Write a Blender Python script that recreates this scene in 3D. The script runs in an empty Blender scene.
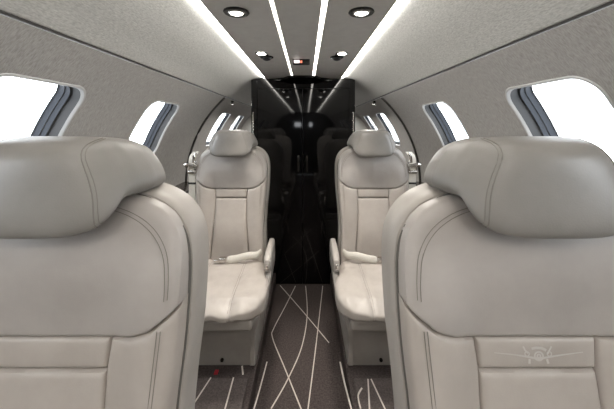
import bpy, bmesh, math, random
from math import pi, sin, cos, sqrt, exp, radians
from mathutils import Vector, noise as mnoise

random.seed(4)
SC = bpy.context.scene
COL = SC.collection

# ------------------------------------------------------------------ materials
def new_mat(name):
    m = bpy.data.materials.new(name); m.use_nodes = True
    nt = m.node_tree; b = nt.nodes['Principled BSDF']
    return m, nt, b

def simple(name, col, rough=0.5, metal=0.0, **kw):
    m, nt, b = new_mat(name)
    b.inputs['Base Color'].default_value = (*col, 1)
    b.inputs['Roughness'].default_value = rough
    b.inputs['Metallic'].default_value = metal
    for k, v in kw.items():
        b.inputs[k.replace('_', ' ')].default_value = v
    return m

def noisy(name, c1, c2, scale=(40, 40, 40), rough=0.5, bump=0.1, detail=6, fine=None, dist=0.002, spec=0.5):
    m, nt, b = new_mat(name)
    N = nt.nodes; L = nt.links
    tc = N.new('ShaderNodeTexCoord'); mp = N.new('ShaderNodeMapping')
    mp.inputs['Scale'].default_value = scale
    L.new(tc.outputs['Object'], mp.inputs['Vector'])
    nz = N.new('ShaderNodeTexNoise'); nz.inputs['Scale'].default_value = 1.0
    nz.inputs['Detail'].default_value = detail; nz.inputs['Roughness'].default_value = 0.65
    L.new(mp.outputs[0], nz.inputs['Vector'])
    cr = N.new('ShaderNodeValToRGB')
    cr.color_ramp.elements[0].position = 0.32; cr.color_ramp.elements[0].color = (*c1, 1)
    cr.color_ramp.elements[1].position = 0.68; cr.color_ramp.elements[1].color = (*c2, 1)
    L.new(nz.outputs['Fac'], cr.inputs['Fac'])
    L.new(cr.outputs['Color'], b.inputs['Base Color'])
    b.inputs['Roughness'].default_value = rough
    b.inputs['Specular IOR Level'].default_value = spec
    h = nz.outputs['Fac']
    if fine:
        n2 = N.new('ShaderNodeTexNoise'); n2.inputs['Scale'].default_value = fine
        n2.inputs['Detail'].default_value = 2
        L.new(tc.outputs['Object'], n2.inputs['Vector']); h = n2.outputs['Fac']
    bp = N.new('ShaderNodeBump'); bp.inputs['Strength'].default_value = bump
    bp.inputs['Distance'].default_value = dist
    L.new(h, bp.inputs['Height']); L.new(bp.outputs['Normal'], b.inputs['Normal'])
    return m

def emit(name, col, s):
    m, nt, b = new_mat(name)
    b.inputs['Base Color'].default_value = (*col, 1)
    b.inputs['Emission Color'].default_value = (*col, 1)
    b.inputs['Emission Strength'].default_value = s
    return m

M = {}
M['leather_mid'] = noisy('leather_mid', (.350, .320, .296), (.402, .369, .343), (7, 7, 7), .40, .16, 4, 380, .0012, .5)
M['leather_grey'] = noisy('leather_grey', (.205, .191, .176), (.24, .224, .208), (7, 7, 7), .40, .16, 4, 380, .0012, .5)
M['leather'] = noisy('leather', (.360, .322, .288), (.420, .378, .342), (7, 7, 7), .42, .16, 4, 380, .0012, .5)
M['leather_side'] = noisy('leather_side', (.315, .288, .260), (.365, .335, .305), (7, 7, 7), .46, .16, 4, 380, .0012, .45)
M['stitch'] = simple('stitch_thread', (.19, .175, .155), .7)
M['piping'] = simple('seam_piping', (.10, .092, .082), .6)
M['gap'] = simple('panel_gap', (.06, .055, .05), .8)
M['fabric'] = noisy('wall_fabric', (.30, .286, .270), (.46, .442, .42), (90, 330, 34), .85, .5, 3, None, .002, .2)
M['liner'] = noisy('headliner_fabric', (.37, .362, .34), (.57, .56, .53), (300, 75, 300), .85, .35, 3, None, .002, .2)
M['ceil'] = noisy('ceiling_vinyl', (.50, .475, .445), (.55, .525, .49), (20, 20, 20), .5, .06, 3, 300)
M['plastic'] = simple('window_shroud', (.06, .06, .061), .8, Specular_IOR_Level=.15)
M['shade'] = simple('window_shade_rail', (.018, .021, .028), .6, Specular_IOR_Level=.25)
M['rim'] = simple('window_lip', (.48, .475, .47), .5)
M['darkgap'] = simple('dark_reveal', (.06, .06, .065), .6)
M['trimdark'] = simple('dark_seal', (.035, .033, .03), .6)
M['black'] = simple('black_gloss_lacquer', (.003, .0028, .003), .05, IOR=1.45)
M['blackedge'] = simple('black_satin', (.01, .01, .01), .3)
M['chrome'] = simple('polished_nickel', (.62, .60, .57), .18, 1.0)
M['chromedark'] = simple('dark_bezel', (.03, .028, .025), .22, .6)
M['carpet'] = noisy('carpet', (.040, .032, .030), (.092, .075, .070), (110, 110, 110), .95, .6, 5, None, .004, .1)
M['carpetmat'] = noisy('carpet_mat', (.058, .048, .045), (.11, .092, .087), (160, 160, 160), .95, .6, 5, None, .004, .1)
M['line'] = simple('carpet_line', (.52, .47, .42), .9)
M['strip'] = emit('led_strip', (1, .965, .90), 11)
M['stripdim'] = emit('led_strip_inner', (1, .965, .90), 7)
M['lens'] = emit('lamp_lens', (1, .97, .9), 14)
M['signlit'] = emit('sign_lit', (1, .9, .85), 1.6)
M['signred'] = emit('sign_red', (1, .25, .15), .7)
M['veneer'] = simple('ledge_veneer', (.03, .022, .018), .25)
M['belt'] = noisy('belt_webbing', (.52, .49, .44), (.62, .59, .53), (200, 200, 200), .8, .3)
M['blackweb'] = simple('black_band', (.015, .015, .015), .7)
M['emblem'] = simple('emblem_thread', (.50, .475, .445), .5)
M['red'] = simple('red_tab', (.35, .01, .02), .6)

m, nt, b = new_mat('window_glass')
out = nt.nodes['Material Output']
tr = nt.nodes.new('ShaderNodeBsdfTransparent'); tr.inputs[0].default_value = (.93, .96, .98, 1)
gl = nt.nodes.new('ShaderNodeBsdfGlossy'); gl.inputs['Roughness'].default_value = .02
lw = nt.nodes.new('ShaderNodeLayerWeight'); lw.inputs[0].default_value = .5
fr = nt.nodes.new('ShaderNodeMath'); fr.operation = 'POWER'; fr.inputs[1].default_value = 6.0
nt.links.new(lw.outputs['Facing'], fr.inputs[0])
mx = nt.nodes.new('ShaderNodeMixShader')
nt.links.new(fr.outputs[0], mx.inputs[0]); nt.links.new(tr.outputs[0], mx.inputs[1]); nt.links.new(gl.outputs[0], mx.inputs[2])
nt.links.new(mx.outputs[0], out.inputs[0]); nt.nodes.remove(b)
M['glass'] = m

# ------------------------------------------------------------------ helpers
def link(name, verts, faces, mats, parent=None, smooth=True, fm=None, autosm=None):
    me = bpy.data.meshes.new(name); me.from_pydata([tuple(v) for v in verts], [], faces)
    if not isinstance(mats, (list, tuple)): mats = [mats]
    for mm in mats: me.materials.append(mm)
    for i, p in enumerate(me.polygons):
        p.use_smooth = smooth
        if fm: p.material_index = fm[i]
    bm = bmesh.new(); bm.from_mesh(me)
    bmesh.ops.recalc_face_normals(bm, faces=bm.faces)
    bm.to_mesh(me); bm.free()
    if autosm: me.set_sharp_from_angle(angle=radians(autosm))
    o = bpy.data.objects.new(name, me); COL.objects.link(o)
    if parent: o.parent = parent
    return o

class MB:
    def __init__(s): s.v = []; s.f = []; s.m = []
    def add(s, v, f, mi=0):
        k = len(s.v); s.v += [tuple(p) for p in v]; s.f += [tuple(i + k for i in q) for q in f]; s.m += [mi] * len(f)
    def box(s, x0, x1, y0, y1, z0, z1, mi=0, bev=0.0):
        if bev > 0:
            bm = bmesh.new(); bmesh.ops.create_cube(bm, size=1)
            for v in bm.verts:
                v.co = Vector(((x0 + x1) / 2 + v.co.x * (x1 - x0), (y0 + y1) / 2 + v.co.y * (y1 - y0), (z0 + z1) / 2 + v.co.z * (z1 - z0)))
            bmesh.ops.bevel(bm, geom=bm.edges[:], offset=bev, segments=3, affect='EDGES', profile=.5)
            bm.verts.index_update()
            s.add([v.co for v in bm.verts], [[v.index for v in f.verts] for f in bm.faces], mi); bm.free(); return
        v = [(x, y, z) for x in (x0, x1) for y in (y0, y1) for z in (z0, z1)]
        s.add(v, [(0, 1, 3, 2), (4, 6, 7, 5), (0, 4, 5, 1), (2, 3, 7, 6), (0, 2, 6, 4), (1, 5, 7, 3)], mi)
    def tube(s, pts, r, n=6, mi=0, closed=False):
        pts = [Vector(p) for p in pts]; rings = []
        L = len(pts)
        for i, p in enumerate(pts):
            a = pts[(i - 1) % L] if (closed or i > 0) else p
            c = pts[(i + 1) % L] if (closed or i < L - 1) else p
            t = (c - a).normalized()
            up = Vector((0, 0, 1)) if abs(t.z) < .9 else Vector((1, 0, 0))
            u = t.cross(up).normalized(); w = t.cross(u).normalized()
            rr = r(i / (L - 1)) if callable(r) else r
            rings.append([p + (u * cos(2 * pi * k / n) + w * sin(2 * pi * k / n)) * rr for k in range(n)])
        v = [q for rg in rings for q in rg]; f = []
        for i in range(L if closed else L - 1):
            j = (i + 1) % L
            for k in range(n):
                f.append((i * n + k, i * n + (k + 1) % n, j * n + (k + 1) % n, j * n + k))
        if not closed:
            f.append(tuple(range(n))); f.append(tuple((L - 1) * n + k for k in range(n)))
        s.add(v, f, mi)
    def loft(s, rings, mi=0, cap0=True, cap1=True):
        n = len(rings[0]); v = [q for rg in rings for q in rg]; f = []
        for i in range(len(rings) - 1):
            for k in range(n):
                f.append((i * n + k, i * n + (k + 1) % n, (i + 1) * n + (k + 1) % n, (i + 1) * n + k))
        if cap0: f.append(tuple(range(n)))
        if cap1: f.append(tuple((len(rings) - 1) * n + k for k in range(n)))
        s.add(v, f, mi)
    def grid(s, fn, ns, nt, mi=0):
        v = [fn(i / ns, j / nt) for i in range(ns + 1) for j in range(nt + 1)]
        f = [(i * (nt + 1) + j, (i + 1) * (nt + 1) + j, (i + 1) * (nt + 1) + j + 1, i * (nt + 1) + j + 1)
             for i in range(ns) for j in range(nt)]
        s.add(v, f, mi)
    def ribbon(s, pts, w, z, mi=0):
        pts = [Vector((p[0], p[1], 0)) for p in pts]; v = []; f = []
        for i, p in enumerate(pts):
            a = pts[max(i - 1, 0)]; c = pts[min(i + 1, len(pts) - 1)]
            t = (c - a).normalized(); nrm = Vector((-t.y, t.x, 0))
            v += [(p.x + nrm.x * w / 2 * .62, p.y + nrm.y * w / 2, z), (p.x - nrm.x * w / 2 * .62, p.y - nrm.y * w / 2, z)]
        for i in range(len(pts) - 1): f.append((2 * i, 2 * i + 1, 2 * i + 3, 2 * i + 2))
        s.add(v, f, mi)
    def build(s, name, mats, parent=None, smooth=True, autosm=35):
        return link(name, s.v, s.f, mats, parent, smooth, s.m, autosm)

def catmull(P, n=8, closed=False):
    out = []; L = len(P)
    rng = range(L) if closed else range(L - 1)
    for i in rng:
        p0 = P[(i - 1) % L] if (closed or i > 0) else P[i]
        p1 = P[i]; p2 = P[(i + 1) % L]
        p3 = P[(i + 2) % L] if (closed or i + 2 < L) else P[(i + 1) % L]
        for k in range(n):
            t = k / n
            out.append(tuple(.5 * ((2 * b) + (-a + c) * t + (2 * a - 5 * b + 4 * c - d) * t * t + (-a + 3 * b - 3 * c + d) * t ** 3)
                             for a, b, c, d in zip(p0, p1, p2, p3)))
    if not closed: out.append(tuple(P[-1]))
    return out

def interp(tab, x):
    if x <= tab[0][0]: return tab[0][1]
    for (a, va), (b, vb) in zip(tab, tab[1:]):
        if x <= b:
            t = (x - a) / (b - a); t = t * t * (3 - 2 * t) if len(tab) > 2 else t
            return va + (vb - va) * t
    return tab[-1][1]
def lin(tab, x):
    if x <= tab[0][0]: return tab[0][1]
    for (a, va), (b, vb) in zip(tab, tab[1:]):
        if x <= b: return va + (vb - va) * (x - a) / (b - a)
    return tab[-1][1]
def lerp(a, b, t): return a + (b - a) * t
def sstep(a, b, x):
    t = max(0, min(1, (x - a) / (b - a))); return t * t * (3 - 2 * t)

def struct(o): o['kind'] = 'structure'; return o
def tag(o, label, cat, group=None):
    o['label'] = label; o['category'] = cat
    if group: o['group'] = group
    return o
def empty(name, loc=(0, 0, 0)):
    o = bpy.data.objects.new(name, None); COL.objects.link(o); o.location = loc; o.empty_display_size = .1
    return o

# ------------------------------------------------------------------ cabin shell
CAMZ = 1.37
R = 1.02; ZC = .87
Y0, Y1 = -3.4, 4.3
def tube_pt(sg, th, y, off=0.0):
    r = R + off
    return (sg * r * sin(th), y, ZC + r * cos(th))
TH0 = radians(41.8); TH1 = radians(88); THW = radians(61.6)
WH = .192; WW = .188      # window half height (arc), half width
CORN = .072
win_y = [-1.56, -.725, .11, .942, 1.775, 3.10, 3.80]
WHW = lambda yc: 0.175 if yc > 2.6 else WW
WCN = lambda yc: .05 if yc > 2.6 else CORN
WSH = {-1: .012, 1: .055}
bounds = [-1.98, -1.14, -.31, .526, 1.36, 2.45, 3.35, 4.1]

def rrect(a, hw, hh, c, n=14):
    """closed rounded rectangle: 4 corners x n points, plus sides"""
    pts = []
    for q, (sx, sy) in enumerate(((1, 1), (-1, 1), (-1, -1), (1, -1))):
        for k in range(n + 1):
            t = q * pi / 2 + (pi / 2) * k / n
            pts.append((sx * (hw - c) + c * cos(t), sy * (hh - c) + c * sin(t)))
    full = []
    for i, p in enumerate(pts):
        full.append(p); q = pts[(i + 1) % len(pts)]
        if i % (n + 1) == n:
            for k in range(1, 6): full.append((lerp(p[0], q[0], k / 6), lerp(p[1], q[1], k / 6)))
    return full
def ray_rect(u, v, l, r_, b_, t_):
    """scale (u,v) direction out to rectangle"""
    s = 1e9
    if u > 1e-9: s = min(s, r_ / u)
    if u < -1e-9: s = min(s, l / u)
    if v > 1e-9: s = min(s, t_ / v)
    if v < -1e-9: s = min(s, b_ / v)
    return (u * s, v * s)

def arcpt(sg, y, s, off=0.0):          # s = arc length below the window centre is negative
    return tube_pt(sg, THW - s / R, y, off)

def build_wall(side, sg):
    mb = MB()
    mb.grid(lambda s, t: tube_pt(sg, lerp(TH0, TH1, t), lerp(Y0, bounds[0], s)), 4, 24)
    mb.grid(lambda s, t: tube_pt(sg, lerp(TH0, TH1, t), lerp(bounds[-1], Y1, s)), 4, 24)
    top = (THW - TH0) * R; bot = (THW - TH1) * R
    for i, yc in enumerate(win_y):
        yc += WSH[sg]
        l = bounds[i] - yc; r_ = bounds[i + 1] - yc
        hw_, c_ = WHW(yc), WCN(yc)
        cs = [(r_, top), (l, top), (l, bot), (r_, bot)]
        sgn = [(1, 1), (-1, 1), (-1, -1), (1, -1)]
        base, outer = [], []
        NS = 32
        def cpt(q, ang):
            sx, sy = sgn[q % 4]
            return (sx * (hw_ - c_) + c_ * cos(ang), sy * (WH - c_) + c_ * sin(ang))
        for q in range(4):
            a0 = radians(45 + 90 * q)
            for k in range(NS):
                t = k / NS
                if t < .25: p = cpt(q, a0 + radians(45) * t * 4)
                elif t <= .75:
                    A, B = cpt(q, a0 + radians(45)), cpt(q + 1, a0 + radians(45)); f = (t - .25) * 2
                    p = (lerp(A[0], B[0], f), lerp(A[1], B[1], f))
                else: p = cpt(q + 1, a0 + radians(45) + radians(45) * (t - .75) * 4)
                base.append(p); C0, C1 = cs[q], cs[(q + 1) % 4]
                outer.append((lerp(C0[0], C1[0], t), lerp(C0[1], C1[1], t)))
        rings = []
        for k in range(9):
            f = k / 8
            rings.append([arcpt(sg, yc + lerp(a[0], o_[0], f), lerp(a[1], o_[1], f)) for a, o_ in zip(base, outer)])
        mb.loft(rings, 0, False, False)
    for yb_ in bounds:                       # lap joints behind the panel edges
        mb.grid(lambda s, t: tube_pt(sg, lerp(TH0, TH1, t), yb_ + lerp(-.04, .04, s), .004), 2, 40)
    # lower wall below the ledge
    def low(s, t):
        p = tube_pt(sg, lerp(TH1, radians(146), t), lerp(Y0, Y1, s)); return (sg * max(abs(p[0]), .80), p[1], p[2])
    mb.grid(low, 20, 24)
    o = mb.build('wall_' + side, M['fabric'], autosm=60); struct(o)
    return o
build_wall('left', -1); build_wall('right', 1)

n_win = 0
for sg in (-1, 1):
    for yc in win_y:
        yc += WSH[sg]
        n_win += 1
        mb = MB()
        def ring(dw, off, c=None, dy=0):
            off *= .45 if (yc > 2.6 and off > .01) else 1
            return [arcpt(sg, yc + u + dy, v, off) for u, v in rrect(0, WHW(yc) - dw, WH - dw, c or WCN(yc) - dw * .6)]
        # soft rolled rim, shroud, step, shade rail, seal
        mb.loft([ring(-.006, .001), ring(-.004, -.003), ring(.002, -.004), ring(.006, .0), ring(.009, .005)], 3, False, False)
        mb.loft([ring(.009, .005), ring(.012, .036)], 0, False, False)
        mb.loft([ring(.012, .036), ring(.020, .038)], 0, False, False)
        mb.loft([ring(.020, .038), ring(.021, .056)], 1, False, False)
        mb.loft([ring(.021, .056), ring(.024, .058)], 0, False, False)
        mb.loft([ring(.024, .058), ring(.025, .078)], 1, False, False)
        mb.loft([ring(.025, .078), ring(.030, .082)], 2, False, False)
        w = mb.build('window_%d' % n_win, [M['plastic'], M['shade'], M['darkgap'], M['rim']], autosm=40); struct(w)
        g = MB(); g.add(ring(.028, .081), [tuple(range(len(ring(.028, .081))))])
        g.build('window_pane', M['glass'], w, smooth=False)

# headliner (ceiling): curved sides, flat middle, all one shell
HC = CAMZ + .42
prof = catmull([(.345, HC + .004), (.43, HC - .006), (.52, HC - .043), (.61, HC - .098), (.672, HC - .150)], 6)
mb = MB()
for sg in (-1, 1):
    mb.grid(lambda s, t: (sg * prof[round(t * (len(prof) - 1))][0], lerp(Y0, Y1, s), prof[round(t * (len(prof) - 1))][1]), 12, len(prof) - 1, 1)
    # rolled lower edge of headliner
    e = prof[-1]
    mb.add([(sg * e[0], Y0, e[1]), (sg * e[0], Y1, e[1]), (sg * (e[0] + .012), Y1, e[1] - .004), (sg * (e[0] + .012), Y0, e[1] - .004)], [(0, 1, 2, 3)], 1)
# flat centre panels
for a, b_, z in ((-.328, -.098, HC), (-.082, .078, HC - .002), (.098, .328, HC)):
    mb.box(a, b_, Y0, 2.62, z, z + .01, 0)
for sg in (-1, 1):                                   # cove back plates above the strips
    mb.box(sg * .36 if sg < 0 else .32, sg * .32 if sg < 0 else .36, Y0, 2.62, HC + .016, HC + .02, 0)
    mb.box(-.11 if sg < 0 else .07, -.07 if sg < 0 else .11, Y0, 2.62, HC + .013, HC + .017, 0)
mb.box(-.36, .36, 2.62, Y1, HC, HC + .01, 0)
struct(mb.build('ceiling', [M['ceil'], M['liner']], autosm=50))

# dark joint between headliner and side wall
tn = 0
for sg in (-1, 1):
    tn += 1
    mb = MB(); mb.tube([(sg * .681, Y0, 1.637), (sg * .681, Y1, 1.637)], .0062, 6)
    struct(mb.build('trim_%d' % tn, M['trimdark']))
# dark frame seal round the wall at the cabin end
for sg in (-1, 1):
    tn += 1
    mb = MB(); mb.tube([tube_pt(sg, radians(a), 2.6, -.004) for a in range(42, 132, 3)], .011, 8)
    struct(mb.build('trim_%d' % tn, M['trimdark']))
# side ledges
for sg in (-1, 1):
    tn += 1
    mb = MB()
    x0, x1 = sorted((sg * .84, sg * 1.012))
    mb.box(x0, x1, Y0, 2.56, .885, .905, 1, .004)
    x0, x1 = sorted((sg * .86, sg * .9))
    mb.box(x0, x1, Y0, 2.56, .1, .886, 0)
    struct(mb.build('trim_%d' % tn, [M['fabric'], M['veneer']]))

# LED strips : each a top-level lit strip
def strip(x, w, z, mat, label):
    mb = MB(); mb.box(x - w / 2, x + w / 2, Y0, 2.585, z, z + .005, 0, .0015)
    tag(mb.build('light_strip', mat), label, 'light strip', 'light strips in the ceiling')
strip(-.338, .013, HC + .002, M['strip'], 'leftmost of four bright ceiling strips, beside the left headliner')
strip(-.090, .007, HC + .001, M['stripdim'], 'thin lit ceiling strip left of the centre panel')
strip(.088, .017, HC + .001, M['stripdim'], 'broader lit ceiling strip right of the centre panel')
strip(.338, .013, HC + .002, M['strip'], 'rightmost of four bright ceiling strips, beside the right headliner')

# end walls
mb = MB(); mb.box(-1.02, 1.02, Y1, Y1 + .03, 0, 1.9)
struct(mb.build('wall_front', M['liner']))
mb = MB()
yb = Y0 - .02
for a in ((-1.02, -.42, 0, 1.9), (.42, 1.02, 0, 1.9), (-.42, .42, 0, 1.38), (-.42, .42, 1.50, 1.9), (-.12, .12, 1.38, 1.50), (-.42, -.30, 1.38, 1.5), (.2, .42, 1.38, 1.5)):
    mb.box(a[0], a[1], yb - .03, yb, a[2], a[3])
struct(mb.build('wall_back', M['blackedge']))

# floor : dropped aisle, risers, raised seat platforms, woven lines
def fl(px, py, z=0.0):
    Y = 300 * (CAMZ - z) / (py - 127); return (.025 + (px - 306) * Y / 300, Y)
AX = .236
mb = MB()
mb.box(-AX, AX, Y0, Y1, -.03, 0, 0)
for sg in (-1, 1):
    x0, x1 = sorted((sg * AX, sg * .92))
    mb.box(x0, x1, Y0, Y1, -.03, .1, 0, .006)
def cl(px, w=.008, z=0.0, n=6):
    P = [fl(a, b_, z) for a, b_ in px]
    mb.ribbon(catmull(P, n) if len(P) > 2 else [tuple(lerp(P[0][i], P[1][i], t / 6) for i in (0, 1)) for t in range(7)], w, z + .0015, 1)
cl([(280, 285.5), (304, 313), (329, 343)], .010)
cl([(295.5, 286), (285, 307), (274, 328), (272.5, 338), (285, 369), (301, 409), (325, 470)], .010)
cl([(305.6, 286), (307.2, 314), (302, 346), (288, 379), (271, 409)], .010)
cl([(322.7, 286), (316.5, 341), (308, 409), (299, 480)], .010)
cl([(340, 362), (344.5, 383), (351, 408), (362, 450)], .013, .1)
cl([(267, 362), (262, 381), (254, 409), (240, 450)], .010, .1)
cl([(242, 366), (243, 375)], .012, .1)
# lines further aft / behind the camera
for k in range(5):
    xa, xb = random.uniform(-.2, .2), random.uniform(-.2, .2)
    ya = -3.2 + k * .8
    mb.ribbon(catmull([(xa, ya), ((xa + xb) / 2 + .03, ya + .5), (xb, ya + 1.0)], 6), .008, .0015, 1)
struct(mb.build('floor', [M['carpet'], M['line']], smooth=False, autosm=None))

for sg, px0, lab in ((-1, 248, 'dark carpet mat in front of the left far seat'), (1, 352, 'dark carpet mat in front of the right far seat')):
    mb = MB(); x0, x1 = sorted((sg * .262, sg * .80))
    mb.box(x0, x1, .93, 1.50, .1005, .116, 0, .005)
    P = ([[(211, 377.5), (193, 405), (170, 440)], [(233.5, 377.5), (225, 409), (216, 440)]] if sg < 0 else
         [[(368, 379), (369.5, 409), (371, 440)], [(371, 379), (385, 409), (400, 440)], [(350, 409), (357, 396), (362, 388)]])
    for q in P:
        pts = [fl(a, b_, .116) for a, b_ in q]
        pts = [(max(min(p[0], x1 - .006), x0 + .006), p[1]) for p in pts]
        mb.ribbon(catmull(pts, 6), .011, .1168, 1)
    tag(mb.build('floor_mat', [M['carpetmat'], M['line']], smooth=False, autosm=None), lab, 'mat', 'carpet mats in the footwells')

# ------------------------------------------------------------------ black bulkhead with two doors
YD = 2.6
pt = empty('cabin_divider', (0, YD, 0))
tag(pt, 'glossy black lacquered cabin divider with double doors at the aisle end', 'divider')
mb = MB()
for sg in (-1, 1):
    x0, x1 = sorted((sg * .40, sg * .45)); mb.box(x0, x1, 0, 1.55, 0.1 if False else 0.0, HC - .001, 0, .0012)
mb.build('side_post', M['black'], pt, smooth=False, autosm=None)
mb = MB(); mb.box(-.40, .40, .0, .04, HC - .085, HC - .001, 0, .001)
# bowed header piece under the middle of the ceiling
P = [(-.26, -.002), (-.16, -.08), (-.12, -.16), (-.07, -.18), (.06, -.18), (.11, -.16), (.15, -.08), (.25, -.002)]
ringb = [(x, y, HC - .022) for x, y in P]; ringt = [(x, y, HC - .003) for x, y in P]
mb.loft([ringb, ringt])
mb.build('door_header', M['black'], pt, smooth=False, autosm=None)
for x0, x1 in ((-.399, -.006), (-.003, .399)):
    mb = MB(); mb.box(x0, x1, .012, .04, .004, HC - .088, 0, .001)
    d = mb.build('door', M['black'], pt, smooth=False, autosm=None)
    mb = MB(); xe = x1 - .035 if x0 < -.1 else x0 + .035
    mb.box(xe - .009, xe + .009, .004, .013, .98, 1.12, 0, .003)
    mb.tube([(xe, .006, 1.07), (xe, -.012, 1.07)], .008, 10)
    mb.build('door_handle', M['chromedark'], d)
for sg in (-1, 1):
    mb = MB(); x0, x1 = sorted((sg * .432, sg * .438)); mb.box(x0, x1, -.003, .001, .9, 1.50, 0, .001)
    mb.build('edge_trim', M['chrome'], pt)

# ------------------------------------------------------------------ ceiling fittings
def disc_ring(mb, cx, cy, prof_, n=32, sx=1, sy=1, mi=0, cap=False):
    rings = [[(cx + r_ * sx * cos(2 * pi * k / n), cy + r_ * sy * sin(2 * pi * k / n), z) for k in range(n)] for r_, z in prof_]
    mb.loft(rings, mi, False, cap)
for x, lab in ((-.228, 'round recessed ceiling downlight, nearest on the left'), (.226, 'round recessed ceiling downlight, nearest on the right')):
    root = empty('downlight', (x, 1.09, HC)); tag(root, lab, 'light', 'round downlights in the ceiling')
    mb = MB(); disc_ring(mb, 0, 0, [(.046, -.0005), (.047, -.004), (.043, -.008), (.032, -.008), (.029, -.002)])
    mb.build('bezel', M['chromedark'], root)
    mb = MB(); disc_ring(mb, 0, 0, [(.030, -.007), (.025, -.010), (.022, -.004)]); mb.build('trim_ring', M['chrome'], root)
    mb = MB(); disc_ring(mb, 0, 0, [(.0235, -.004), (.019, -.009), (.010, -.013), (.002, -.014)], cap=True); mb.build('lens', M['lens'], root)
for sg, lab in ((-1, 'small reading light with air vent, further along left ceiling'), (1, 'small reading light with air vent, further along right ceiling')):
    root = empty('reading_light', (sg * .228, 1.70, HC)); tag(root, lab, 'light', 'reading lights with air vents')
    mb = MB(); disc_ring(mb, 0, 0, [(.034, -.0005), (.035, -.005), (.030, -.008), (.025, -.006)])
    cx = -sg * .018
    disc_ring(mb, cx, .095, [(.040, -.0005), (.040, -.006), (.034, -.009), (.028, -.004)])
    mb.box(min(-.012, cx - .016), max(.012, cx + .016), .025, .075, -.006, -.0005, 0, .002)
    mb.build('bezel', M['chromedark'], root)
    mb = MB(); disc_ring(mb, 0, 0, [(.026, -.005), (.02, -.009), (.01, -.012), (.002, -.013)], cap=True); mb.build('lens', M['lens'], root)
    mb = MB(); disc_ring(mb, cx, .095, [(.028, -.004), (.024, -.016), (.016, -.022), (.008, -.022), (.006, -.014)], cap=True); mb.build('air_vent', M['blackedge'], root)
root = empty('ceiling_sign', (-.004, 1.84, HC)); tag(root, 'small black lit sign on the ceiling centre panel', 'sign')
mb = MB(); mb.box(-.052, .052, 0, .03, -.036, -.002, 0, .004); mb.build('housing', M['blackedge'], root)
mb = MB(); mb.box(-.044, -.012, -.0015, .001, -.027, -.010, 0, .001); mb.build('lit_symbol', M['signlit'], root)
mb = MB(); mb.box(-.006, .006, -.0015, .001, -.027, -.012, 0, .001); mb.build('red_symbol', M['signred'], root)

# small overhead latch on the side wall behind the far seat
for sg, lab in ((-1, 'tiny dark coat hook on the left end wall'), (1, 'tiny dark coat hook on the right end wall')):
    mb = MB(); a = tube_pt(sg, radians(41.0), 2.78, -.018)
    mb.box(a[0] - .012, a[0] + .012, a[1] - .01, a[1] + .01, a[2] - .05, a[2] - .012, 0, .004)
    mb.tube([(a[0], a[1] - .008, a[2] - .045), (a[0], a[1] - .03, a[2] - .048), (a[0], a[1] - .034, a[2] - .03)], .004, 8)
    tag(mb.build('coat_hook', M['chromedark']), lab, 'hook', 'coat hooks')

# ------------------------------------------------------------------ seats
OUT = [(0, 1.252), (.09, 1.248), (.157, 1.236), (.208, 1.208), (.238, 1.168), (.250, 1.12), (.252, 1.05), (.248, .95), (.238, .84), (.232, .72), (.236, .60), (.238, .52), (.20, .497), (.10, .495), (0, .495)]
half = catmull(OUT, 6)
outline = half + [(-x, z) for x, z in reversed(half[1:-1])]
# half width as function of z, and top as function of x
hw_tab = sorted([(z, x) for x, z in half if z >= .53 and x > .15 and z < 1.24])
top_tab = sorted([(x, z) for x, z in half if z > 1.05 and x < .2505])
def hwz(z): return lin(hw_tab, z)
def topx(x): return lin(top_tab, abs(x))
def F0(z): return (z - .95) * .10
def F(x, z):
    a = abs(x)
    y = F0(z) - .022 * sstep(.10, .19, a) * (1 - sstep(1.0, 1.15, z)) - .02 * sstep(.98, 1.10, z) * (1 - sstep(1.12, 1.25, z)) * (1 - a / .4)
    y -= .018 * exp(-((z - .70) / .12) ** 2) * (1 - sstep(.09, .14, a))
    # round over at the outer edge
    d = min(hwz(min(max(z, .53), 1.23)) - a, topx(a) - z if a < .25 else 9)
    d = max(d, 0)
    if d < .035: y += .013 * (1 - d / .035) ** 2
    return y
YK = [(0, .970), (.112, .970), (.15, .976), (.19, .992), (.225, 1.022), (.26, 1.06)]
def yoke(x): return lin(YK, abs(x))
def insx(z): return lin([(.50, .132), (.6, .127), (.78, .109), (.92, .106), (.99, .113)], z)
IN = .0085
def patch(mb, fn, ns, nt, W, H, lift=.004, sink=.016, rad=.006, puff=0.0, mi=0):
    def g(s, t):
        x, z = fn(s, t)
        d = min(s * W, (1 - s) * W, t * H, (1 - t) * H)
        pf = (4 * s * (1 - s)) ** .6 * (4 * t * (1 - t)) ** .6
        y = F(x, z) - lift + (sink) * exp(-d / rad) - puff * pf
        if min(hwz(min(max(z, .53), 1.23)) - abs(x), topx(x) - z if abs(x) < .245 else 9) - IN < .0012: y = max(y, F0(z) + .032)
        return (x, y, z)
    mb.grid(g, ns, nt, mi)
def nonuni(t, k=.55):      # denser sampling at patch edges
    return t - k * sin(2 * pi * t) / (2 * pi) * 1.0

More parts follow.
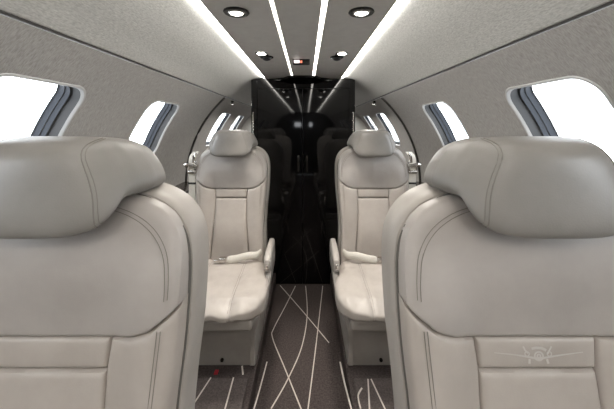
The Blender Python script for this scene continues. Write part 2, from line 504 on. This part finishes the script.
def make_seat(out_sg):
    """out_sg: local x direction pointing at the cabin wall (belt); armrest on the other side"""
    root = empty('passenger_chair')
    # --- shell
    mb = MB(); rings = []
    for ins, dy in ((.013, .012), (.010, .0065), (.004, .007), (.0, .013), (-.002, .03), (-.002, .085), (.006, .108), (.03, .124), (.08, .134)):
        rg = []
        for x, z in outline:
            cx, cz = 0, .87
            dx, dz = x - cx, z - cz; l = sqrt(dx * dx + dz * dz)
            # inset along axis-wise scaling
            sx = (abs(x) - ins) / abs(x) if abs(x) > .02 else 1
            sz = (abs(dz) - ins) / abs(dz) if abs(dz) > .02 else 1
            k = sstep(.0, .16, abs(x)); kz = sstep(.08, .3, abs(dz))
            xx = x * lerp(1, sx, k); zz = cz + dz * lerp(1, sz, kz)
            rg.append((xx, F0(z) + .012 + dy, zz))
        rings.append(rg)
    mb.loft(rings, 0, True, True)
    mb.build('backrest_shell', M['leather_side'], root)
    # piping round the front edge
    mb = MB()
    pp = [(x * (1 - .0085 / max(abs(x), .06)), F0(z) + .0165, z - (.009 if z > 1.1 else 0)) for x, z in outline if z > .52]
    i0 = next(i for i, p in enumerate(pp) if p[0] < 0)
    pp = [p for p in pp]
    right = [p for p in pp if p[0] >= 0]; left = [p for p in pp if p[0] < 0]
    mb.tube(list(reversed(right)) + list(reversed(left)), .0027, 6)
    mb.build('piping', M['piping'], root)
    # --- front panels
    mb = MB()
    def fy(s, t):
        s2 = nonuni(s, .3); t2 = nonuni(t)
        x = (2 * s2 - 1) * .22; z = 1.1
        for _ in range(30):
            zb = yoke(x); z = lerp(z, lerp(zb, max(topx(x) - IN, zb + .004), t2), .5)
            x = lerp(x, (2 * s2 - 1) * (hwz(min(max(z, .53), 1.208)) - IN), .5)
        return (x, z)
    patch(mb, fy, 64, 40, .47, .24, .006, .012, .0045, .006)
    for sg in (-1, 1):
        for o in (.030, .036):
            pts = [(sg * max(x - o, 0), z - (o * .9 if z > 1.12 else o * .9 * max(0, (z - 1.02) / .1))) for x, z in half if 1.05 < z < 1.245 and x > .13]
            mb.tube([(x, F(x, z) - .0075 - .003, z) for x, z in pts], .0007, 4, 1)
    mb.build('upper_back_panel', [M['leather_mid'], M['stitch']], root)
    for sg in (-1, 1):
        mb = MB()
        def fb(s, t):
            s2 = nonuni(s); t2 = nonuni(t, .4)
            x = sg * .18; z = .8
            for _ in range(4):
                z = lerp(.505, yoke(x), t2)
                x = sg * lerp(insx(z), hwz(max(z, .53)) - IN, s2)
            return (x, z)
        patch(mb, fb, 30, 60, .12, .48, .004, .012, .0045, .010)
        for o in (0, .006):
            pts = [(sg * (lerp(.214, .184, t) - o), lerp(1.0, .60, t)) for t in [i / 24 for i in range(25)]]
            mb.tube([(x, F(x, z) - .0122, z) for x, z in pts], .0008, 4, 1)
        mb.build('side_bolster', [M['leather'], M['stitch']], root)
    mb = MB()
    patch(mb, lambda s, t: ((2 * nonuni(s) - 1) * insx(lerp(.913, .970, t)), lerp(.913, .970, nonuni(t))), 40, 16, .22, .055, .003, .012, .004, .003)
    strip_o = mb.build('back_strip_panel', M['leather'], root)
    mb = MB()
    patch(mb, lambda s, t: ((2 * nonuni(s) - 1) * insx(lerp(.505, .911, t)), lerp(.505, .911, nonuni(t, .4))), 40, 60, .22, .42, .003, .012, .004, .008)
    mb.build('center_back_panel', M['leather'], root)
    # --- headrest
    def head_pt(a, b, c):
        # a,b,c on unit superellipsoid ; b=-1 front, c=1 top
        y = .035 + b * .108
        w = lin([(-1, .136), (-.5, .150), (.1, .169), (.6, .167), (1, .15)], b)
        zt = lin([(-1, 1.338), (-.3, 1.352), (.3, 1.348), (1, 1.33)], b)
        zb = lin([(-1, 1.172), (-.86, 1.173), (-.72, 1.19), (-.55, 1.218), (-.3, 1.226), (1, 1.222)], b)
        zb += .012 * min(1, abs(a)) ** 3
        z = lerp(zb, zt, (c + 1) / 2)
        # the top narrows
        w *= 1.02 - .36 * ((c + 1) / 2) ** 2.0
        y += (z - 1.25) * .08 + .014 * a * a * (1 if b < 0 else 0) * (-b)
        return (a * w, y, z)
    def cube_sphere(fn, n=30, e=6.0):
        bm = bmesh.new(); bmesh.ops.create_cube(bm, size=2)
        bmesh.ops.subdivide_edges(bm, edges=bm.edges[:], cuts=n, use_grid_fill=True)
        for v in bm.verts:
            p = v.co
            l = (abs(p.x) ** e + abs(p.y) ** e + abs(p.z) ** e) ** (1 / e)
            q = p / l
            v.co = Vector(fn(q.x, q.y, q.z))
        bm.verts.index_update()
        V = [tuple(v.co) for v in bm.verts]; Fc = [[v.index for v in f.verts] for f in bm.faces]; bm.free()
        return V, Fc
    V, Fc = cube_sphere(head_pt)
    # curved side seam of headrest (runs over the top)
    mb = MB(); mb.add(V, Fc)
    E = 6.0
    for sg in (-1, 1):
        for da in (0, .035):
            pts = []
            for i in range(30):
                ph = lerp(-1.30, 1.25, i / 29)           # in b-c plane from bottom front to top
                a = sg * (.80 + da + .05 * sin((i / 29) * pi) + .02 * (i / 29))
                rb = max(0, 1 - abs(a) ** E) ** (1 / E)
                cb, sb = cos(ph), sin(ph)
                k = rb / ((abs(cb) ** E + abs(sb) ** E) ** (1 / E))
                p = Vector(head_pt(a, -cb * k, sb * k)); cc = Vector((0, .035, 1.26))
                q = p + (p - cc).normalized() * .0004
                pts.append(q)
            mb.tube(pts, .0010 if da == 0 else .0007, 5, 1)
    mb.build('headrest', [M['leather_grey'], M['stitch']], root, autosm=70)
    # --- cushion
    def cush(a, b, c):
        # b=-1 front
        yb, yf = .02, -.515
        y = lerp(yf, yb, (b + 1) / 2)
        w = lin([(-1, .288), (-.7, .300), (-.1, .294), (.3, .262), (1, .235)], b)
        x = a * w
        zt = lin([(-1, .478), (-.7, .512), (-.2, .520), (1, .545)], b)
        zb = lin([(-1, .425), (-.6, .40), (1, .40)], b)
        z = lerp(zb, zt, (c + 1) / 2)
        if c > -.6:
            g = exp(-((abs(x) - .115) / .010) ** 2)
            z -= .006 * g * (1 if c > 0 else 0)
            if b < -.7: y += .006 * g
            z += .008 * sstep(.12, .2, abs(x)) * (c > 0)
            z += .0035 * sin(x * 46 + y * 12) * sstep(-.2, -.9, b)
            y += .003 * sin(x * 60) * (b < -.8)
            z += .0045 * mnoise.noise(Vector((x * 16, y * 22, 1.7))) + .002 * mnoise.noise(Vector((x * 45, y * 30, 4)))
        return (x, y, z)
    V, Fc = cube_sphere(cush, 40, 4.2)
    mb = MB(); mb.add(V, Fc)
    def cpt(x, b):
        w = lin([(-1, .288), (-.7, .300), (-.1, .294), (.3, .262), (1, .235)], b)
        a = x / w; cc_ = max(0, 1 - abs(a) ** 4.2 - abs(b) ** 4.2) ** (1 / 4.2)
        return cush(a, b, cc_)
    for sg in (-1, 1):
        for o in (0, .012):
            pts = []
            for i in range(26):
                b_ = lerp(.6, -.985, i / 25)
                q = cpt(sg * (.109 + o), b_); pts.append((q[0], q[1] - .0004, q[2] + .0008))
            q = pts[-1]; pts.append((q[0], q[1] - .004, q[2] - .02)); 
            mb.tube(pts, .0009, 4, 1)
    mb.build('seat_cushion', [M['leather'], M['stitch']], root, autosm=70)
    # tray under the cushion
    mb = MB(); mb.box(-.232, .232, -.485, .02, .368, .43, 0, .018)
    mb.build('cushion_tray', M['leather_side'], root)
    # pedestal skirt, tapering, front raked
    mb = MB()
    rgs = []
    for z, yf, w in ((.1, -.345, .212), (.104, -.35, .216), (.2, -.355, .218), (.3, -.365, .221), (.368, -.378, .224)):
        rgs.append([(x, y, z) for x, y in [(p[0] , p[1]) for p in
                [(u + 0, v + (yf + .06) / 2) for u, v in rrect(0, w, abs(yf - .06) / 2, .02, 5)]]])
    mb.loft(rgs, 0, True, True)
    pd = mb.build('pedestal', M['leather_side'], root)
    mb = MB(); mb.tube([(-out_sg * .04, -.351, .135), (-out_sg * .04, -.358, .135)], .010, 14)
    mb.build('button', M['chromedark'], pd)
    # armrest folded at aisle side, with shroud panel down to the platform
    s = -out_sg
    mb = MB()
    cp = []
    for y, zt, zb, hw_ in ((-.232, .588, .555, .013), (-.226, .606, .54, .019), (-.20, .624, .53, .023), (-.14, .636, .52, .023), (-.05, .642, .51, .023), (.02, .642, .51, .022)):
        cxx = s * .276
        zc_ = (zt + zb) / 2; hh = (zt - zb) / 2
        cp.append([(cxx + hw_ * (abs(cos(q)) ** .5) * (1 if cos(q) > 0 else -1), y, zc_ + hh * (abs(sin(q)) ** .5) * (1 if sin(q) > 0 else -1)) for q in [2 * pi * k / 20 for k in range(20)]])
    mb.loft(cp); ar = mb.build('armrest', M['leather_side'], root)
    mb = MB(); mb.box(s * .276 - .007, s * .276 + .007, -.236, -.228, .558, .584, 0, .003)
    mb.build('recline_button', M['chrome'], ar)
    mb = MB()
    x0, x1 = sorted((s * .236, s * .262))
    yz = [(-.34, .10), (-.36, .2), (-.37, .33), (-.30, .40), (-.24, .47), (-.20, .53), (-.13, .565), (.0, .58), (.03, .5), (.03, .10)]
    x0b, x1b = sorted((s * .205, s * .232))
    def side_x(z, outer): return lerp(s * (.226 if outer else .20), s * (.298 if outer else .27), sstep(.25, .52, z))
    yzs = catmull(yz, 4, closed=True)
    mb.loft([[(side_x(z, 0), y, max(z, .1)) for y, z in yzs], [(side_x(z, 1) - s * .004, y, max(z, .1)) for y, z in yzs], [(side_x(z, 1), y * .985 - .002, max(z * .99, .1)) for y, z in yzs]])
    mb.build('side_panel', M['leather_side'], root)
    # lap belt lying at the back of the cushion
    mb = MB()
    P = [(s * .225, -.050, .60), (s * .19, -.085, .578), (s * .13, -.10, .575), (s * .06, -.10, .562), (s * -.0, -.10, .556)]
    P = catmull(P, 5)
    rg = []
    for p in P:
        i_ = len(rg) / (len(P) - 1); tt = min(1, .45 + 4 * i_, .7 + 3 * (1 - i_))
        rg.append([(p[0], p[1] + .004 * sin(q) + .010 * cos(q) * tt, p[2] + (.0215 * tt) * sin(q) - .0025 * sin(i_ * 9)) for q in [2 * pi * k / 14 for k in range(14)]])
    mb.loft(rg); bl = mb.build('lap_belt', M['belt'], root)
    mb = MB(); bx = sorted((s * -.005, s * -.052)); mb.box(bx[0], bx[1], -.125, -.092, .543, .572, 0, .006)
    mb.box(*(sorted((s * -.048, s * -.085))), -.120, -.098, .548, .560, 0, .003)
    mb.build('buckle', M['chrome'], bl)
    # shoulder belt on the wall side
    o = out_sg
    mb = MB()
    P = catmull([(o * .262, .050, 1.205), (o * .268, .0, 1.175), (o * .270, -.004, 1.10), (o * .268, -.008, .95), (o * .262, -.03, .75), (o * .255, -.05, .60)], 6)
    mb.loft([[(p[0] - .023, p[1], p[2]), (p[0] + .023, p[1], p[2]), (p[0] + .023, p[1] + .003, p[2]), (p[0] - .023, p[1] + .003, p[2])] for p in P])
    sb_ = mb.build('shoulder_belt', M['belt'], root, autosm=30)
    mb = MB(); mb.box(o * .269 - .026, o * .269 + .026, -.010, .001, 1.000, 1.012, 0, .002); mb.build('band', M['blackweb'], sb_)
    mb = MB()
    mb.tube([(o * .235, -.004, 1.118), (o * .30, -.012, 1.128)], .011, 12)
    mb.box(o * .27 - .028, o * .27 + .028, -.016, .004, 1.068, 1.088, 0, .005)
    mb.box(o * .246 - .007, o * .246 + .007, -.012, .0, 1.07, 1.15, 0, .003)
    mb.box(o * .294 - .007, o * .294 + .007, -.014, .0, 1.07, 1.13, 0, .003)
    mb.tube([(o * .262, .0, 1.14), (o * .258, -.006, 1.18), (o * .25, .01, 1.20)], .010, 10)
    mb.tube([(o * .30, -.014, 1.128), (o * .316, -.014, 1.122)], .014, 12)
    mb.build('belt_guide', M['chrome'], sb_)
    return root

def copy_tree(o, parent=None):
    c = o.copy(); COL.objects.link(c); c.parent = parent
    for ch in [x for x in bpy.data.objects if x.parent == o]: copy_tree(ch, c)
    return c

G = 'cream leather cabin chairs'
farL = make_seat(-1); farR = make_seat(1)
nearL = copy_tree(farL); nearR = copy_tree(farR)
for o, x, y, lab in ((farL, -.458, 1.945, 'cream leather seat at far left, seat cushion facing aisle with lap belt'),
                     (farR, .460, 1.945, 'cream leather seat at far right, in full view right of the aisle'),
                     (nearL, -.462, .572, 'large cream leather seat filling the near left foreground'),
                     (nearR, .462, .572, 'large cream leather seat at near right with an embroidered aircraft emblem')):
    o.location = (x, y, 0); o.scale.x = 1.045 if y < 1 else .94; tag(o, lab, 'chair', G)

# embroidered emblem on the near right seat
mb = MB()
def ep(x, z): return (x, F(x, z) - .0078, z)
def poly(pts, w):
    P3 = [Vector(ep(*p)) for p in pts]; v = []; f = []
    for i, p in enumerate(P3):
        a = P3[max(i - 1, 0)]; c = P3[min(i + 1, len(P3) - 1)]; t = (c - a).normalized()
        n_ = Vector((-t.z, 0, t.x)); ww = w(i / (len(P3) - 1)) if callable(w) else w
        v += [p + n_ * ww / 2, p - n_ * ww / 2]
    for i in range(len(P3) - 1): f.append((2 * i, 2 * i + 1, 2 * i + 3, 2 * i + 2))
    mb.add(v, f)
zc = .941
wing = [(-.080, zc + .005), (-.04, zc + .001), (-.012, zc - .0035), (0, zc - .005), (.012, zc - .0035), (.04, zc + .001), (.080, zc + .006)]
poly(catmull(wing, 5), lambda t: .0016 + .0036 * (1 - abs(2 * t - 1)))
# fuselage nose (ring), engines, tail, landing gear, a curled crest over the wing
cir = lambda cx, cz, r_, n=16, a0=0, a1=2 * pi: [(cx + r_ * cos(lerp(a0, a1, i / n)), cz + r_ * sin(lerp(a0, a1, i / n))) for i in range(n + 1)]
poly(cir(0, zc - .001, .0075), .003)
poly(cir(0, zc - .001, .003), .003)
poly([(-.012, zc + .012), (-.004, zc + .0135), (.006, zc + .013), (.014, zc + .009)], .005)
poly([(-.027, zc + .016), (-.024, zc + .009), (-.019, zc + .004)], .003)
poly([(.024, zc + .016), (.019, zc + .008), (.016, zc + .003)], .003)
poly([(-.017, zc - .006), (-.018, zc - .014)], .004); poly([(.014, zc - .006), (.016, zc - .014)], .004)
poly(cir(-.021, zc + .003, .004, 10), .002); poly(cir(.019, zc + .003, .004, 10), .002)
mb.build('embroidered_emblem', M['emblem'], nearR, smooth=False, autosm=None)

# red tab on the platform under the far left seat
mb = MB(); mb.box(-.448, -.428, 1.535, 1.562, .1005, .108, 0, .002)
tag(mb.build('red_tab', M['red']), 'small red pull tab on the floor before the left far seat', 'tab')

# ------------------------------------------------------------------ light
w = bpy.data.worlds.new('World'); SC.world = w; w.use_nodes = True
bg = w.node_tree.nodes['Background']; bg.inputs[0].default_value = (.93, .965, 1, 1); bg.inputs[1].default_value = 5.0

def area(name, loc, rot, sx, sy, e, col=(1, .96, .9)):
    l = bpy.data.lights.new(name, 'AREA'); l.shape = 'RECTANGLE'; l.size = sx; l.size_y = sy; l.energy = e; l.color = col
    o = bpy.data.objects.new(name, l); COL.objects.link(o); o.location = loc; o.rotation_euler = rot; return o
def spot(name, loc, e, ang, col=(1, .94, .86), tgt=(0, 0, -1), size=.03):
    l = bpy.data.lights.new(name, 'SPOT'); l.energy = e; l.spot_size = radians(ang); l.spot_blend = .8; l.color = col; l.shadow_soft_size = size
    o = bpy.data.objects.new(name, l); COL.objects.link(o); o.location = loc
    o.rotation_euler = Vector(tgt).to_track_quat('-Z', 'Y').to_euler(); return o
for sg in (-1, 1):
    for y in (-.35, -1.2, -2.1): spot('aisle_beam', (sg * .228, y, 1.765), 5.2, 125, tgt=(0, .35, -1))
for sg in (-1, 1):
    o = area('cove_light', (sg * .347, -.35, HC - .004), (0, 0, 0), .012, 5.8, 5.5, (1, .98, .93))
    d = Vector((sg, 0, -.22)).normalized(); u = Vector((0, 1, 0)); xx = u.cross(-d)
    from mathutils import Matrix
    mt = Matrix((xx, u, -d)).transposed().to_4x4(); mt.translation = o.location; o.matrix_world = mt
for sg in (-1, 1):
    spot('downlight_beam', (sg * .228, 1.09, 1.765), 9, 110)
    spot('reading_beam', (sg * .24, 1.70, 1.765), 22, 58, tgt=(sg * .21, -.07, -1.2))

for sg in (-1, 1):
    area('aft_fill', (sg * .62, 3.3, 1.60), (0, radians(-sg * -30), 0), .12, 1.2, 12)  # unseen fill lamps, added to brighten the walls beyond the divider

# ------------------------------------------------------------------ camera
cam = bpy.data.cameras.new('camera'); co = bpy.data.objects.new('camera', cam); COL.objects.link(co)
co.location = (.025, 0, CAMZ); co.rotation_euler = (pi / 2, 0, 0)
cam.sensor_width = 36; cam.lens = 300 / 614 * 36; cam.shift_x = .0016; cam.shift_y = -77.5 / 614
cam.clip_start = .02
SC.camera = co
SC.view_settings.view_transform = 'Standard'; SC.view_settings.exposure = .75
